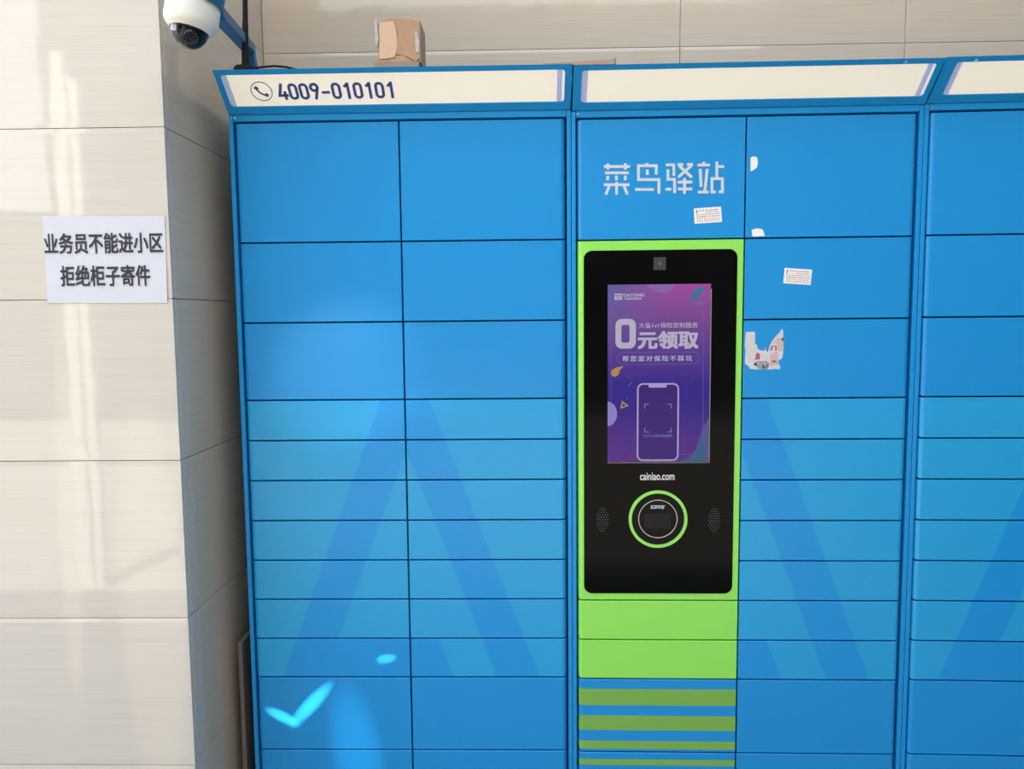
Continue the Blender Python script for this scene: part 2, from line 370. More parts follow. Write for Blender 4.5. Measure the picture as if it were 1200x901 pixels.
GAP = 0.0041
def make_unit(un, label):
    o, a, w = PL[un]
    root = thing('parcel_locker', label, 'parcel locker', o, a, 'blue parcel locker units in a row')
    s = 0.0125                                                       # width of the frame posts
    # cabinet shell behind the doors
    box('cabinet_body', M_BODY, root, 0.0006, w-0.0006, 0.058, 0.47, 0.0, 2.15)
    for x0, x1 in ((0.0006, s-0.001), (w-s+0.001, w-0.0006)):
        bm = bmesh.new(); bx(bm, x0, x1, 0.001, 0.06, 0.0, 2.078, 0.0014, 2)
        obj('side_post', bm, M_FRAME, root)
    bm = bmesh.new(); bx(bm, s, w-s, 0.001, 0.06, ROWS[0]+GAP, 2.079, 0.001, 1); obj('top_rail', bm, M_FRAME, root)
    bm = bmesh.new(); bx(bm, s, w-s, 0.006, 0.06, 0.0, ROWS[-1]-GAP, 0.001, 1); obj('plinth', bm, M_FRAME, root)
    # header lightbox
    wl_ = {'A': ((258.5, 89), (270.2, 124.3), (662.5, 86.0), (660.5, 121.8)),
           'B': ((682.0, 86.4), (680.2, 120.8), (1096.5, 78.0), (1081.5, 113.6)),
           'C': ((1119, 76.5), (1104.5, 112.5), (0, 0), (0, 0))}[un]
    tl, bl = hloc(un, *wl_[0]), hloc(un, *wl_[1])
    xl = (tl[0]+bl[0])/2; st, sb = tl[1], bl[1]
    xr = (hloc(un, *wl_[2])[0]+hloc(un, *wl_[3])[0])/2 if un != 'C' else w-xl
    st, sb = 0.1115, 0.0215
    def hp(x, s_, off):                                              # point on the slope, off = outwards
        return (x, HB.x+HD.x*s_-HD.y*off, HB.y+HD.y*s_+HD.x*off)
    g = 0.0024
    outer = []; inner = []
    ins = rrect(xl, xr, sb, st, 0.008, 6)
    for p in ins:
        inner.append(p)
    # outer outline sampled to the same count
    for k, p in enumerate(ins):
        q = k//7
        outer.append(((w-g, HL) if q == 0 else (g, HL) if q == 1 else (g, 0) if q == 2 else (w-g, 0)))
    bm = bmesh.new(); n = len(ins)
    A = [bm.verts.new(hp(*p, 0)) for p in inner]; A2 = [bm.verts.new(hp(*p, -0.003)) for p in inner]
    C4 = [bm.verts.new(hp(*p, 0)) for p in ((w-g, HL), (g, HL), (g, 0), (w-g, 0))]
    for k in range(n):
        j = (k+1) % n
        bm.faces.new((A[k], A[j], A2[j], A2[k]))
        q = k//7
        if k % 7 != 6: bm.faces.new((A[k], C4[q], A[j]))
        else: bm.faces.new((A[k], C4[q], C4[(q+1) % 4], A[j]))
    # ends, top, back of the lightbox casing
    T0, T1 = bm.verts.new((g, 0.06, HT.y)), bm.verts.new((w-g, 0.06, HT.y))
    B0, B1 = bm.verts.new((g, 0.06, HB.y)), bm.verts.new((w-g, 0.06, HB.y))
    bm.faces.new((C4[1], T0, B0, C4[2])); bm.faces.new((C4[0], C4[3], B1, T1)); bm.faces.new((C4[1], C4[0], T1, T0))
    bm.faces.new((T0, T1, B1, B0)); bm.faces.new((C4[2], B0, B1, C4[3]))
    hd = obj('header', bm, M_FRAME, root)
    raw('light_panel', [hp(xl-.004, sb-.004, -.003), hp(xr+.004, sb-.004, -.003), hp(xr+.004, st+.004, -.003), hp(xl-.004, st+.004, -.003)], [(0, 1, 2, 3)], M_PANEL, hd)
    for x0, x1 in ((xl+0.0005, xl+0.015), (xr-0.019, xr-0.0065)):
        raw('diffuser_strip', [hp(x0, sb, -.0025), hp(x1, sb, -.0025), hp(x1, st, -.0025), hp(x0, st, -.0025)], [(0, 1, 2, 3)], M_DIFF, hd)
    for x, rr in ((0.009, 0.0016), (0.0175, 0.0024)):
        bm = bmesh.new(); prism_xz(bm, circle(x, 2.0705, rr, 10), -0.0006, 0.002); obj('screw', bm, M_SCREW, root)
    if un == 'A':
        # receiver symbol and number
        def onslope(bm_):
            for v in bm_.verts:
                x, off, s_ = v.co.x, -v.co.y, v.co.z
                v.co = Vector(hp(x, s_, off))
        c = hloc('A', 306.3, 107.8); bm = bmesh.new()
        ring(bm, circle(*c, 0.0272, 40), circle(*c, 0.0252, 40), -0.0008+0.003, 0.0002+0.003)
        hpts = [(-0.0125, 0.0125), (-0.0105, 0.004), (-0.004, -0.0045), (0.0045, -0.0105), (0.013, -0.0115)]
        stroke(bm, [(c[0]+p[0], c[1]+p[1]) for p in hpts], 0.0042, 0.0022, 0.0032)
        stroke(bm, [(c[0]-0.0145, c[1]+0.0125), (c[0]-0.0075, c[1]+0.0055)], 0.0085, 0.0021, 0.0032)
        stroke(bm, [(c[0]+0.0065, c[1]-0.0085), (c[0]+0.0145, c[1]-0.0125)], 0.0085, 0.0021, 0.0032)
        onslope(bm); obj('phone_symbol', bm, M_NAVY, hd)
        z0 = hloc('A', 390, 116.8)[1]; z1 = hloc('A', 390, 97.6)[1]; H = z1-z0
        x0 = hloc('A', 325.5, 107)[0]; x1 = hloc('A', 462.5, 107)[0]
        sw = 0.0072; dw = 0.0245; adv = (x1-x0+0.006)/11.0
        bm = bmesh.new()
        def zero(cx):
            o_ = rrect(cx-dw/2, cx+dw/2, z0, z1, dw/2*0.98, 6); i_ = rrect(cx-dw/2+sw, cx+dw/2-sw, z0+sw, z1-sw, (dw/2-sw)*0.98, 6)
            ring(bm, o_, i_, 0.0022, 0.0032)
        for k, ch in enumerate('4009-010101'):
            cx = x0+adv*(k+0.5)-0.003
            if ch == '0': zero(cx)
            elif ch == '1':
                stroke(bm, [(cx+0.003, z0), (cx+0.003, z1)], sw, 0.0022, 0.0032); stroke(bm, [(cx+0.003, z1-0.004), (cx-0.0065, z1-0.012)], sw, 0.0022, 0.0032)
            elif ch == '-': stroke(bm, [(cx-dw*0.42, z0+H*0.42), (cx+dw*0.42, z0+H*0.42)], sw, 0.0022, 0.0032)
            elif ch == '4':
                stroke(bm, [(cx+0.001, z1), (cx-0.0095, z0+H*0.27), (cx+0.0135, z0+H*0.27)], sw, 0.0022, 0.0032); stroke(bm, [(cx+0.0055, z0), (cx+0.0055, z0+H*0.52)], sw, 0.0022, 0.0032)
            elif ch == '9':
                zc = z1-dw/2
                ring(bm, circle(cx, zc, dw/2, 24, 1.05), circle(cx, zc, dw/2-sw, 24, 1.05), 0.0022, 0.0032)
                stroke(bm, [(cx+dw/2-sw/2, zc), (cx-0.001, z0)], sw, 0.0022, 0.0032)
        onslope(bm); obj('phone_number', bm, M_NAVY, hd)
    # doors
    mid = {'A': 0.4458, 'B': 0.4492, 'C': 0.4458}[un]
    lx0, lx1, rx0, rx1 = s+GAP*0.7, mid-GAP/2, mid+GAP/2, w-s-GAP*0.7
    if un != 'C': rx1 -= 0.0012
    chev = unit_print_mat('chevron_door_print_'+un, root, 'chevron', mid)
    strp = unit_print_mat('striped_door_print', root, 'stripe', mid) if un == 'B' else None
    for k in range(12):
        z1, z0 = ROWS[k]-GAP/2, ROWS[k+1]+GAP/2
        for side, x0, x1 in (('L', lx0, lx1), ('R', rx0, rx1)):
            m = chev if 3 <= k <= 9 else M_BLUE
            if un == 'B' and side == 'L':
                if 1 <= k <= 7: continue
                m = M_BLUE if k == 0 else M_GREEN if k in (8, 9) else strp
            obj('locker_door', door_mesh(x0, x1, z0, z1, side), m, root)
    UNIT[un] = root
    return root, (lx0, lx1, rx0, rx1)

# bluish line pattern of the diffuser at the lightbox ends
M_DIFF = bpy.data.materials.new('lined_diffuser'); _n, _b = nodes_of(M_DIFF)
_tc = _n.nodes.new('ShaderNodeTexCoord'); _w = _n.nodes.new('ShaderNodeTexWave'); _w.inputs['Scale'].default_value = 75; _w.inputs['Distortion'].default_value = 1.5
_n.links.new(_tc.outputs['Object'], _w.inputs['Vector']); _rp = _n.nodes.new('ShaderNodeValToRGB')
_rp.color_ramp.elements[0].color = (0.16, 0.24, 0.62, 1); _rp.color_ramp.elements[1].color = (0.72, 0.74, 0.85, 1)
_n.links.new(_w.outputs['Fac'], _rp.inputs[0]); _n.links.new(_rp.outputs[0], _b.inputs['Base Color']); _b.inputs['Roughness'].default_value = 0.3
_n.links.new(_rp.outputs[0], _b.inputs['Emission Color']); _b.inputs['Emission Strength'].default_value = 0.06

ra, da = make_unit('A', 'blue parcel locker unit with a phone number on its header, beside the tiled pillar')
rb, db = make_unit('B', 'blue parcel locker unit with a green framed touch screen console')
rc_, dc = make_unit('C', 'blue parcel locker unit beyond the console unit, with a blank header and no screen')

# worn paint chips on the header edges
for un, rt, pts in (('B', rb, [(1058, 73.4), (1061.5, 73.8), (1063.5, 71), (1062.6, 70.6), (1061, 72.4)]), ('C', rc_, [(1140.5, 72.6), (1143, 73), (1147.5, 68.6), (1143, 69.6)])):
    hd_ = [o for o in rt.children if o.name.startswith('header')][0]
    P = [hloc(un, *p) for p in pts]; nrm = (-HD.y, HD.x)
    raw('paint_chip', [(p[0], HB.x+HD.x*p[1]-HD.y*0.0004, HB.y+HD.y*p[1]+HD.x*0.0004) for p in P], [tuple(range(len(P)))], M_SILVER, hd_)

# ---- console of unit B: green plate, black glass, screen, scanner
x0, x1 = db[0], db[1]; z1, z0 = ROWS[1]-GAP/2, ROWS[8]+GAP/2
con = obj('console_panel', door_mesh(x0, x1, z0, z1, 'L'), M_GREEN, rb)
gx0, gx1, gz0, gz1 = 0.0316, 0.4312, 0.7988, 1.7215
bm = bmesh.new(); prism_xz(bm, rrect(gx0, gx1, gz0, gz1, 0.022, 8), -0.0012, 0.002); obj('black_glass', bm, M_BLACK, con)
sx0, sx1, sz0, sz1 = 0.0945, 0.3635, 1.161, 1.6325
# screen picture: colour field
M_SCR = bpy.data.materials.new('screen_picture'); _n, _b = nodes_of(M_SCR)
_tc = _n.nodes.new('ShaderNodeTexCoord'); _mp = _n.nodes.new('ShaderNodeMapping')
_mp.inputs['Location'].default_value = (-sx0, 0, -sz0); _n.links.new(_tc.outputs['Object'], _mp.inputs[0])
_sp = _n.nodes.new('ShaderNodeSeparateXYZ'); _n.links.new(_mp.outputs[0], _sp.inputs[0])
_mr = _n.nodes.new('ShaderNodeMapRange'); _mr.inputs['From Max'].default_value = sz1-sz0; _n.links.new(_sp.outputs['Z'], _mr.inputs['Value'])
_rp = _n.nodes.new('ShaderNodeValToRGB'); cr = _rp.color_ramp
cr.elements[0].position = 0.0; cr.elements[0].color = lin(92, 48, 138)
cr.elements[1].position = 1.0; cr.elements[1].color = lin(168, 82, 160)
for p, c in ((0.12, (84, 45, 140)), (0.3, (58, 42, 140)), (0.45, (58, 44, 145)), (0.6, (92, 62, 150)), (0.78, (122, 74, 150)), (0.92, (150, 80, 160))):
    e = cr.elements.new(p); e.color = lin(*c)
_n.links.new(_mr.outputs[0], _rp.inputs[0])
_mx = _n.nodes.new('ShaderNodeMix'); _mx.data_type = 'RGBA'; _mx.inputs[7].default_value = lin(88, 100, 168)
_mr2 = _n.nodes.new('ShaderNodeMapRange'); _mr2.inputs['From Min'].default_value = 0.16; _mr2.inputs['From Max'].default_value = 0.0
_n.links.new(_sp.outputs['X'], _mr2.inputs['Value'])
_mm = _n.nodes.new('ShaderNodeMath'); _mm.operation = 'MULTIPLY'; _n.links.new(_mr2.outputs[0], _mm.inputs[0])
_mr3 = _n.nodes.new('ShaderNodeMapRange'); _mr3.inputs['From Min'].default_value = 0.62; _mr3.inputs['From Max'].default_value = 1.0; _n.links.new(_mr.outputs[0], _mr3.inputs['Value'])
_n.links.new(_mr3.outputs[0], _mm.inputs[1]); _n.links.new(_mm.outputs[0], _mx.inputs[0]); _n.links.new(_rp.outputs[0], _mx.inputs[6])
_b.inputs['Base Color'].default_value = (0.006, 0.006, 0.007, 1); _b.inputs['Roughness'].default_value = 0.15; _b.inputs['Specular IOR Level'].default_value = 0.08
_n.links.new(_mx.outputs[2], _b.inputs['Emission Color']); EMS = 0.27; _b.inputs['Emission Strength'].default_value = EMS
bm = bmesh.new(); prism_xz(bm, [(sx0, sz0), (sx1, sz0), (sx1, sz1), (sx0, sz1)], -0.0018, 0.0); obj('screen', bm, M_SCR, con)
bm = bmesh.new(); bx(bm, sx1, sx1+0.0022, -0.0022, 0.0, sz0-0.003, sz1-0.014); bx(bm, sx0, sx1, -0.0022, 0.0, sz0-0.003, sz0-0.0012)
obj('screen_edge_highlight', bm, mat('painted_edge_highlight', (0.24, 0.22, 0.19), 0.4), con)  # pale strips paint the highlight along the right and lower bezel
def glow(name, r, g, b, k=1.0):
    return mat(name, (0.006, 0.006, 0.006), 0.2, spec=0.08, emit=(*lin(r, g, b)[:3], EMS*k))
G_W = glow('screen_white', 190, 185, 205); G_P = glow('screen_lilac', 150, 135, 205); G_T = glow('screen_teal', 70, 120, 165)
G_O = glow('screen_orange', 190, 140, 80); G_D = glow('screen_deep_purple', 66, 38, 120); G_L = glow('screen_pale_line', 130, 100, 180); G_B = glow('screen_blue_grey', 110, 110, 190)
def sc(x, y): return loc('B', x, y, -0.0018)
YS = -0.0019
def flat(name, polys, m, y=YS, th=0.0003):
    bm = bmesh.new()
    for p in polys: prism_xz(bm, p, y-th, y+0.0002)
    return obj(name, bm, m, con)
def clip(pts):
    return [(min(max(p[0], sx0+.0003), sx1-.0003), min(max(p[1], sz0+.0003), sz1-.0003)) for p in pts]
# soft shapes
flat('screen_shape', [clip([sc(757, 333.6), sc(763, 338), sc(770, 342), sc(778, 343.5), sc(785, 341), sc(790, 336), sc(792, 333.6)])], glow('screen_mauve', 140, 110, 175))
c = sc(711.5, 485); flat('screen_shape', [[p for p in clip(circle(c[0], c[1], 0.0265, 28, 1.25))]], G_P)
flat('screen_shape', [clip([sc(831, 490), sc(824, 500), sc(820, 512), sc(816, 526), sc(808, 536), sc(798, 541), sc(831, 541)])], glow('screen_slate', 84, 92, 150))
flat('screen_shape', [clip([sc(822, 508), sc(826, 520), sc(827, 541), sc(800, 541), sc(812, 533), sc(818, 522)])], glow('screen_teal_dark', 62, 98, 140), y=YS-0.0002)
c = sc(820, 342); flat('screen_comet', [[sc(812, 352), sc(808, 352.5), sc(811, 346), sc(815, 339), sc(820, 336.5), sc(824.5, 337), sc(825, 341), sc(821, 346), sc(816, 349)]], G_T)
flat('screen_comet', [[sc(716, 437), sc(717, 433.5), sc(722, 430.5), sc(731, 429), sc(726, 434), sc(725, 439), sc(721, 441.5), sc(717.5, 440.5)]], G_O)
flat('screen_comet', [[sc(736, 451.5), sc(741, 446.5), sc(740.5, 448.5), sc(737, 452)]], G_T)
flat('screen_shape', [[sc(814, 356), sc(820, 353), sc(826, 355), sc(822, 358)], [sc(812, 355), sc(815, 353.5), sc(816, 355), sc(813, 357)]], G_B)
bm = bmesh.new(); tri = [sc(726.8, 479), sc(729, 469.5), sc(737, 475.5)]
ctr = (sum(p[0] for p in tri)/3, sum(p[1] for p in tri)/3); tin = [(ctr[0]+(p[0]-ctr[0])*0.45, ctr[1]+(p[1]-ctr[1])*0.45) for p in tri]
ring(bm, tri, tin, YS-0.0003, YS); obj('screen_triangle', bm, G_O, con)
bm = bmesh.new(); random.seed(3)
for i in range(6):
    for j in range(8):
        p = sc(714+i*3.6, 500+j*5); prism_xz(bm, circle(p[0], p[1], 0.0007, 6), YS-0.0002, YS)
for p in ((783, 368), (795, 360), (733, 371), (737, 442), (735, 467), (810, 447), (775, 520), (806, 346)):
    q = sc(*p); prism_xz(bm, circle(q[0], q[1], 0.0016, 8), YS-0.0002, YS)
obj('screen_sparkles', bm, G_B, con)['kind'] = 'stuff'
# thin frame line, phone outline, pill outline
bm = bmesh.new()
for a, b_ in (((716, 338), (716, 492)), ((716, 338), (792, 338)), ((824, 346), (824, 532)), ((798, 532.5), (824, 532.5))):
    stroke(bm, [sc(*a), sc(*b_)], 0.0009, YS-0.0003, YS)
pA, pB = sc(723, 413), sc(819.5, 426.5)
ring(bm, rrect(pA[0], pB[0], pB[1], pA[1], 0.0145, 6), rrect(pA[0]+.001, pB[0]-.001, pB[1]+.001, pA[1]-.001, 0.0138, 6), YS-0.0003, YS)
obj('screen_outline', bm, G_L, con)
pA, pB = sc(746.5, 449), sc(795, 540)
flat('screen_phone_display', [rrect(pA[0], pB[0], pB[1], pA[1], 0.016, 6)], G_D, y=YS-0.0004)
bm = bmesh.new(); ring(bm, rrect(pA[0], pB[0], pB[1], pA[1], 0.016, 6), rrect(pA[0]+.0042, pB[0]-.0042, pB[1]+.0042, pA[1]-.0042, 0.012, 6), YS-0.0011, YS-0.0004)
n0, n1 = sc(760, 450), sc(781, 454); prism_xz(bm, rrect(n0[0], n1[0], n1[1], n0[1], 0.003, 4), YS-0.0011, YS-0.0004)
for cx, cy, dx, dy in ((755.5, 473.5, 1, 1), (786.5, 473.5, -1, 1), (755.5, 506, 1, -1), (786.5, 506, -1, -1)):
    stroke(bm, [sc(cx+dx*5, cy), sc(cx, cy), sc(cx, cy+dy*5)], 0.0012, YS-0.0009, YS-0.0004)
obj('screen_phone_outline', bm, glow('screen_phone_lilac', 172, 165, 215), con)
# lettering on the screen
def scr_text(body, xa, ya, xb, yb, m, bold=0.0, name='screen_lettering', y=YS, spacing=1.0):
    a = sc(xa, yb); b_ = sc(xb, ya); return text_mesh(name, body, a[0], b_[0], a[1], b_[1], y, m, con, bold, 0.0003, spacing)
scr_text('DATONG', 730.5, 344, 755, 347.6, G_W, 0.03)
scr_text('大童保险服务', 730.5, 348.4, 752, 351.2, G_W, 0.02)
a = sc(720, 351.5); b_ = sc(729, 344)
bm = bmesh.new(); wlg, hlg = b_[0]-a[0], b_[1]-a[1]
for q0, q1, q2, q3 in ((0, 1, .72, 1), (0, .3, 0, .6), (.7, 1, 0, .6), (.3, .7, 0, .22), (.38, .62, .3, .6)):
    prism_xz(bm, [(a[0]+wlg*q0, a[1]+hlg*q2), (a[0]+wlg*q1, a[1]+hlg*q2), (a[0]+wlg*q1, a[1]+hlg*q3), (a[0]+wlg*q0, a[1]+hlg*q3)], YS-0.0003, YS)
obj('screen_logo', bm, G_W, con)
a = sc(721.2, 408.5); b_ = sc(745.2, 373.5); bm = bmesh.new()
ring(bm, rrect(a[0], b_[0], a[1], b_[1], 0.0165, 6), rrect(a[0]+0.0155, b_[0]-0.0165, a[1]+0.0155, b_[1]-0.0155, 0.006, 6), YS-0.0004, YS); obj('screen_lettering', bm, G_W, con)
scr_text('元领取', 748, 388, 818, 408.5, G_W, 0.035)
scr_text('大童1v1保险定制服务', 748.5, 377.5, 818, 384.5, G_W, 0.004)
scr_text('帮您面对保险不踩坑', 729.5, 416.3, 811, 423.6, G_W, 0.012, spacing=1.35)
scr_text('打开 & 扫码领取服务', 754, 509, 788, 512.3, G_B, 0.02, y=YS-0.0006)
# small camera window, web address, scanner, speaker holes
a = loc('B', 765.8, 316.3); b_ = loc('B', 780.4, 301.4)
bm = bmesh.new(); prism_xz(bm, [(a[0], a[1]), (b_[0], a[1]), (b_[0], b_[1]), (a[0], b_[1])], -0.0016, 0.0); obj('camera_window', bm, mat('grey_camera_window', (0.055, 0.052, 0.045), 0.25), con)
cc = ((a[0]+b_[0])/2, (a[1]+b_[1])/2); bm = bmesh.new(); ring(bm, circle(*cc, 0.0045, 20), circle(*cc, 0.0022, 20), -0.0021, -0.001); prism_xz(bm, circle(*cc, 0.0022, 16), -0.0018, -0.001); obj('camera_lens', bm, mat('camera_lens_grey', (0.12, 0.115, 0.10), 0.2), con)
a = loc('B', 750, 562.8); b_ = loc('B', 790.3, 553.8)
text_mesh('web_address', 'cainiao.com', a[0], b_[0], a[1]+0.001, b_[1], -0.0012, M_WHITE, con, 0.007)
sc0 = loc('B', 770.8, 607.8)
bm = bmesh.new(); ring(bm, circle(*sc0, 0.0785, 56), circle(*sc0, 0.0705, 56), -0.006, 0.0); obj('scanner_ring', bm, M_GREEN, con)
bm = bmesh.new(); prism_xz(bm, circle(*sc0, 0.0705, 48), -0.002, 0.0); obj('scanner_face', bm, mat('black_scanner_face', (0.006, 0.006, 0.006), 0.2, spec=0.08), con)
bm = bmesh.new(); ring(bm, circle(*sc0, 0.0525, 56), circle(*sc0, 0.0506, 56), -0.0026, -0.001); obj('scanner_inner_ring', bm, mat('pale_pink_line', (0.62, 0.48, 0.44), 0.4), con)
a = loc('B', 755, 619); b_ = loc('B', 786, 601.5)
bm = bmesh.new(); prism_xz(bm, [(a[0], a[1]), (b_[0], a[1]), (b_[0], b_[1]), (a[0], b_[1])], -0.0024, 0.0); obj('scanner_window', bm, mat('scanner_window_glass', (0.018, 0.017, 0.016), 0.25, spec=0.08), con)
text_mesh('scanner_lettering', 'scanner', loc('B', 762.5, 596)[0], loc('B', 779, 596)[0], loc('B', 771, 595.8)[1], loc('B', 771, 591.8)[1], -0.002, M_WHITE, con, 0.0)
M_HOLE = mat('speaker_perforation', (0.16, 0.16, 0.16), 0.5)
for cx, cy in ((706, 608.5), (837, 609.5)):
    c = loc('B', cx, cy); bm = bmesh.new()
    for j in range(-6, 7):
        for i in range(-3, 4):
            x = i*0.0072+(0.0036 if j % 2 else 0); z = j*0.0062
            if (x/0.0165)**2+(z/0.033)**2 > 1.0: continue
            prism_xz(bm, circle(c[0]+x, c[1]+z, 0.0013, 6), -0.0015, 0.0)
    obj('speaker_grille', bm, M_HOLE, con)['kind'] = 'stuff'

# ---- wordmark on the door above the console
S = 180/1200.0
def gl(u, v): return loc('B', 690+u*S, 170+v*S)
WORD = [[(118, 168), (322, 168)], [(150, 145), (150, 192)], [(285, 142), (285, 192)], [(126, 217), (312, 217)],
        [(148, 240), (148, 275)], [(216, 238), (216, 275)], [(285, 238), (285, 275)], [(118, 310), (318, 310)], [(217, 288), (217, 387)],
        [(163, 312), (133, 387)], [(273, 312), (302, 387)],
        [(455, 140), (455, 165)], [(526, 232), (528, 162), (388, 162), (388, 270), (548, 270), (548, 380)], [(457, 192), (457, 234)], [(362, 347), (508, 347)],
        [(603, 155), (664, 155), (664, 242)], [(618, 190), (618, 268), (670, 268), (670, 376)], [(600, 345), (645, 345)],
        [(693, 152), (738, 152)], [(768, 152), (814, 152)], [(706, 158), (720, 176), (805, 252)], [(803, 158), (790, 172), (697, 252)],
        [(695, 290), (808, 290)], [(695, 343), (808, 343)], [(748, 258), (748, 381)],
        [(898, 132), (898, 150)], [(848, 157), (946, 157)], [(870, 186), (877, 326)], [(925, 186), (907, 358)], [(852, 368), (936, 368)],
        [(1000, 130), (1000, 265)], [(1000, 170), (1057, 170)], [(992, 367), (962, 367), (962, 263), (1044, 263), (1044, 366), (1016, 366)]]
bm = bmesh.new()
for k, s_ in enumerate(WORD): stroke(bm, [gl(*p) for p in s_], 0.0071, -0.0008-k*0.00002, 0.0002+k*0.00001)
top_door = [o for o in rb.children if o.name.startswith('locker_door') and o.data.materials[0] == M_BLUE][0]
obj('wordmark', bm, M_SILVER, top_door)

# ------------------------------------------------------------------ stickers and paper scraps on the doors
def on_unit(un, name, pts, m, label, cat, group=None, th=0.0004):
    """flat paper piece: outline given in photo pixels on the door face"""
    o, a, w = PL[un]
    P = [loc(un, *p) for p in pts]; cx = sum(p[0] for p in P)/len(P); cz = sum(p[1] for p in P)/len(P)
    R = Matrix.Rotation(a, 3, 'Z')
    e = bpy.data.objects.new(name, None)
    bm = bmesh.new(); prism_xz(bm, [(p[0]-cx, p[1]-cz) for p in P], -th, 0.0002)
    ob = obj(name, bm, m, None); bpy.data.objects.remove(e)
    ob.location = o+R @ Vector((cx, 0, cz)); ob.rotation_euler = (0, 0, a)
    return tag(ob, label, cat, group), (cx, cz)
M_STK = mat('sticker_paper', (0.84, 0.82, 0.79), 0.5, var=0.03)
M_OR = mat('orange_print', (0.62, 0.22, 0.10), 0.6); M_GY = mat('grey_print', (0.20, 0.20, 0.30), 0.6)
def ad_sticker(q, label, name='advert_sticker'):
    st, c = on_unit('B', name, q, M_STK, label, 'sticker', 'small printed advert stickers')
    bm1, bm2 = bmesh.new(), bmesh.new(); rnd = random.Random(5)
    def ip(u, v):
        a = [q[0][k]+(q[1][k]-q[0][k])*u for k in (0, 1)]; b_ = [q[3][k]+(q[2][k]-q[3][k])*u for k in (0, 1)]
        p = loc('B', a[0]+(b_[0]-a[0])*v, a[1]+(b_[1]-a[1])*v); return (p[0]-c[0], p[1]-c[1])
    for r in range(6):
        v = 0.17+r*0.135; u = 0.09 if r > 0 else 0.2
        while u < 0.9:
            l = rnd.uniform(0.035, 0.08)
            if not (r == 1 and u < 0.4):
                stroke(bm2 if r in (0, 3) else bm1, [ip(u, v), ip(min(u+l, 0.93), v)], 0.0023, -0.0007, -0.0003)
            u += l+rnd.uniform(0.02, 0.05)
    stroke(bm1, [ip(0.1, 0.1), ip(0.1, 0.34)], 0.004, -0.0007, -0.0003)
    obj('orange_lettering', bm1, M_OR, st); obj('grey_lettering', bm2, M_GY, st)
ad_sticker([(813, 244.3), (845, 242), (846, 260), (814, 262.2)], 'small white advert sticker below the silver wordmark on the door above the console')
ad_sticker([(919.5, 313.8), (951.8, 316), (949.8, 334), (918, 331.8)], 'small white advert sticker on the blue door right beside the console')
on_unit('B', 'paper_scrap', [(879.6, 184.5), (883.5, 183), (887.2, 184.2), (888.2, 191), (887, 196), (883.5, 199), (879.6, 201)], M_STK, 'torn white paper scrap at the left edge of a large top door', 'paper scrap')
on_unit('B', 'paper_scrap', [(880.8, 269.2), (887, 267.6), (893, 268.4), (894.8, 271), (896.2, 276.8), (881.8, 277)], M_STK, 'torn white paper scrap at the bottom corner of a large top door', 'paper scrap')
k_ = 70/901.0
def tp(u, v): return (865+u*k_, 375+v*k_)
outl = [(118, 178), (250, 176), (256, 210), (255, 360), (285, 372), (292, 430), (335, 462), (360, 455), (400, 465), (408, 405), (425, 470), (452, 476), (470, 400), (510, 320), (560, 255), (620, 190), (668, 130), (680, 190), (684, 300), (684, 400), (680, 480), (668, 560), (640, 600), (612, 595), (605, 650), (632, 690), (630, 742), (560, 735), (470, 745), (400, 740), (330, 748), (250, 745), (180, 735), (150, 690), (108, 660), (104, 600), (112, 450), (100, 380), (110, 250)]
rem, c = on_unit('B', 'torn_poster', [tp(*p) for p in outl], mat('weathered_paper', (0.62, 0.60, 0.58), 0.7, var=0.3, scale=160), 'torn remnant of a printed poster on the blue door right of the screen', 'torn poster')
def patch(polys, m, name):
    for P in polys:
        bm = bmesh.new(); Q = [loc('B', *tp(*p)) for p in P]; prism_xz(bm, [(x-c[0], z-c[1]) for x, z in Q], -0.0008, -0.0002)
        obj(name, bm, m, rem)
patch([[(500, 385), (575, 385), (575, 400), (520, 400), (520, 445), (490, 460), (485, 445)], [(560, 400), (582, 400), (582, 460), (555, 460)], [(270, 500), (295, 490), (330, 520), (325, 595), (250, 595), (265, 550)], [(505, 600), (560, 610), (580, 630), (520, 645)], [(545, 490), (610, 490), (610, 500), (545, 500)]], mat('red_poster_ink', (0.45, 0.10, 0.15), 0.7, var=0.3, scale=200), 'red_print')
patch([[(530, 330), (600, 260), (660, 290), (678, 320), (670, 460), (600, 470), (590, 380), (560, 370)], [(480, 520), (600, 510), (600, 680), (480, 685)]], mat('pink_poster_ink', (0.62, 0.42, 0.42), 0.7, var=0.25, scale=200), 'pink_print')
patch([[(235, 660), (270, 640), (285, 690), (250, 690)], [(360, 690), (385, 665), (400, 720), (375, 740)], [(430, 670), (460, 650), (455, 700), (400, 740), (400, 715)], [(645, 280), (680, 265), (680, 320), (660, 315)]], M_INK, 'black_print')
patch([[(240, 640), (300, 615), (440, 620), (462, 650), (455, 730), (400, 742), (300, 735)]], mat('grey_poster_ink', (0.33, 0.33, 0.36), 0.7, var=0.4, scale=250), 'grey_print')

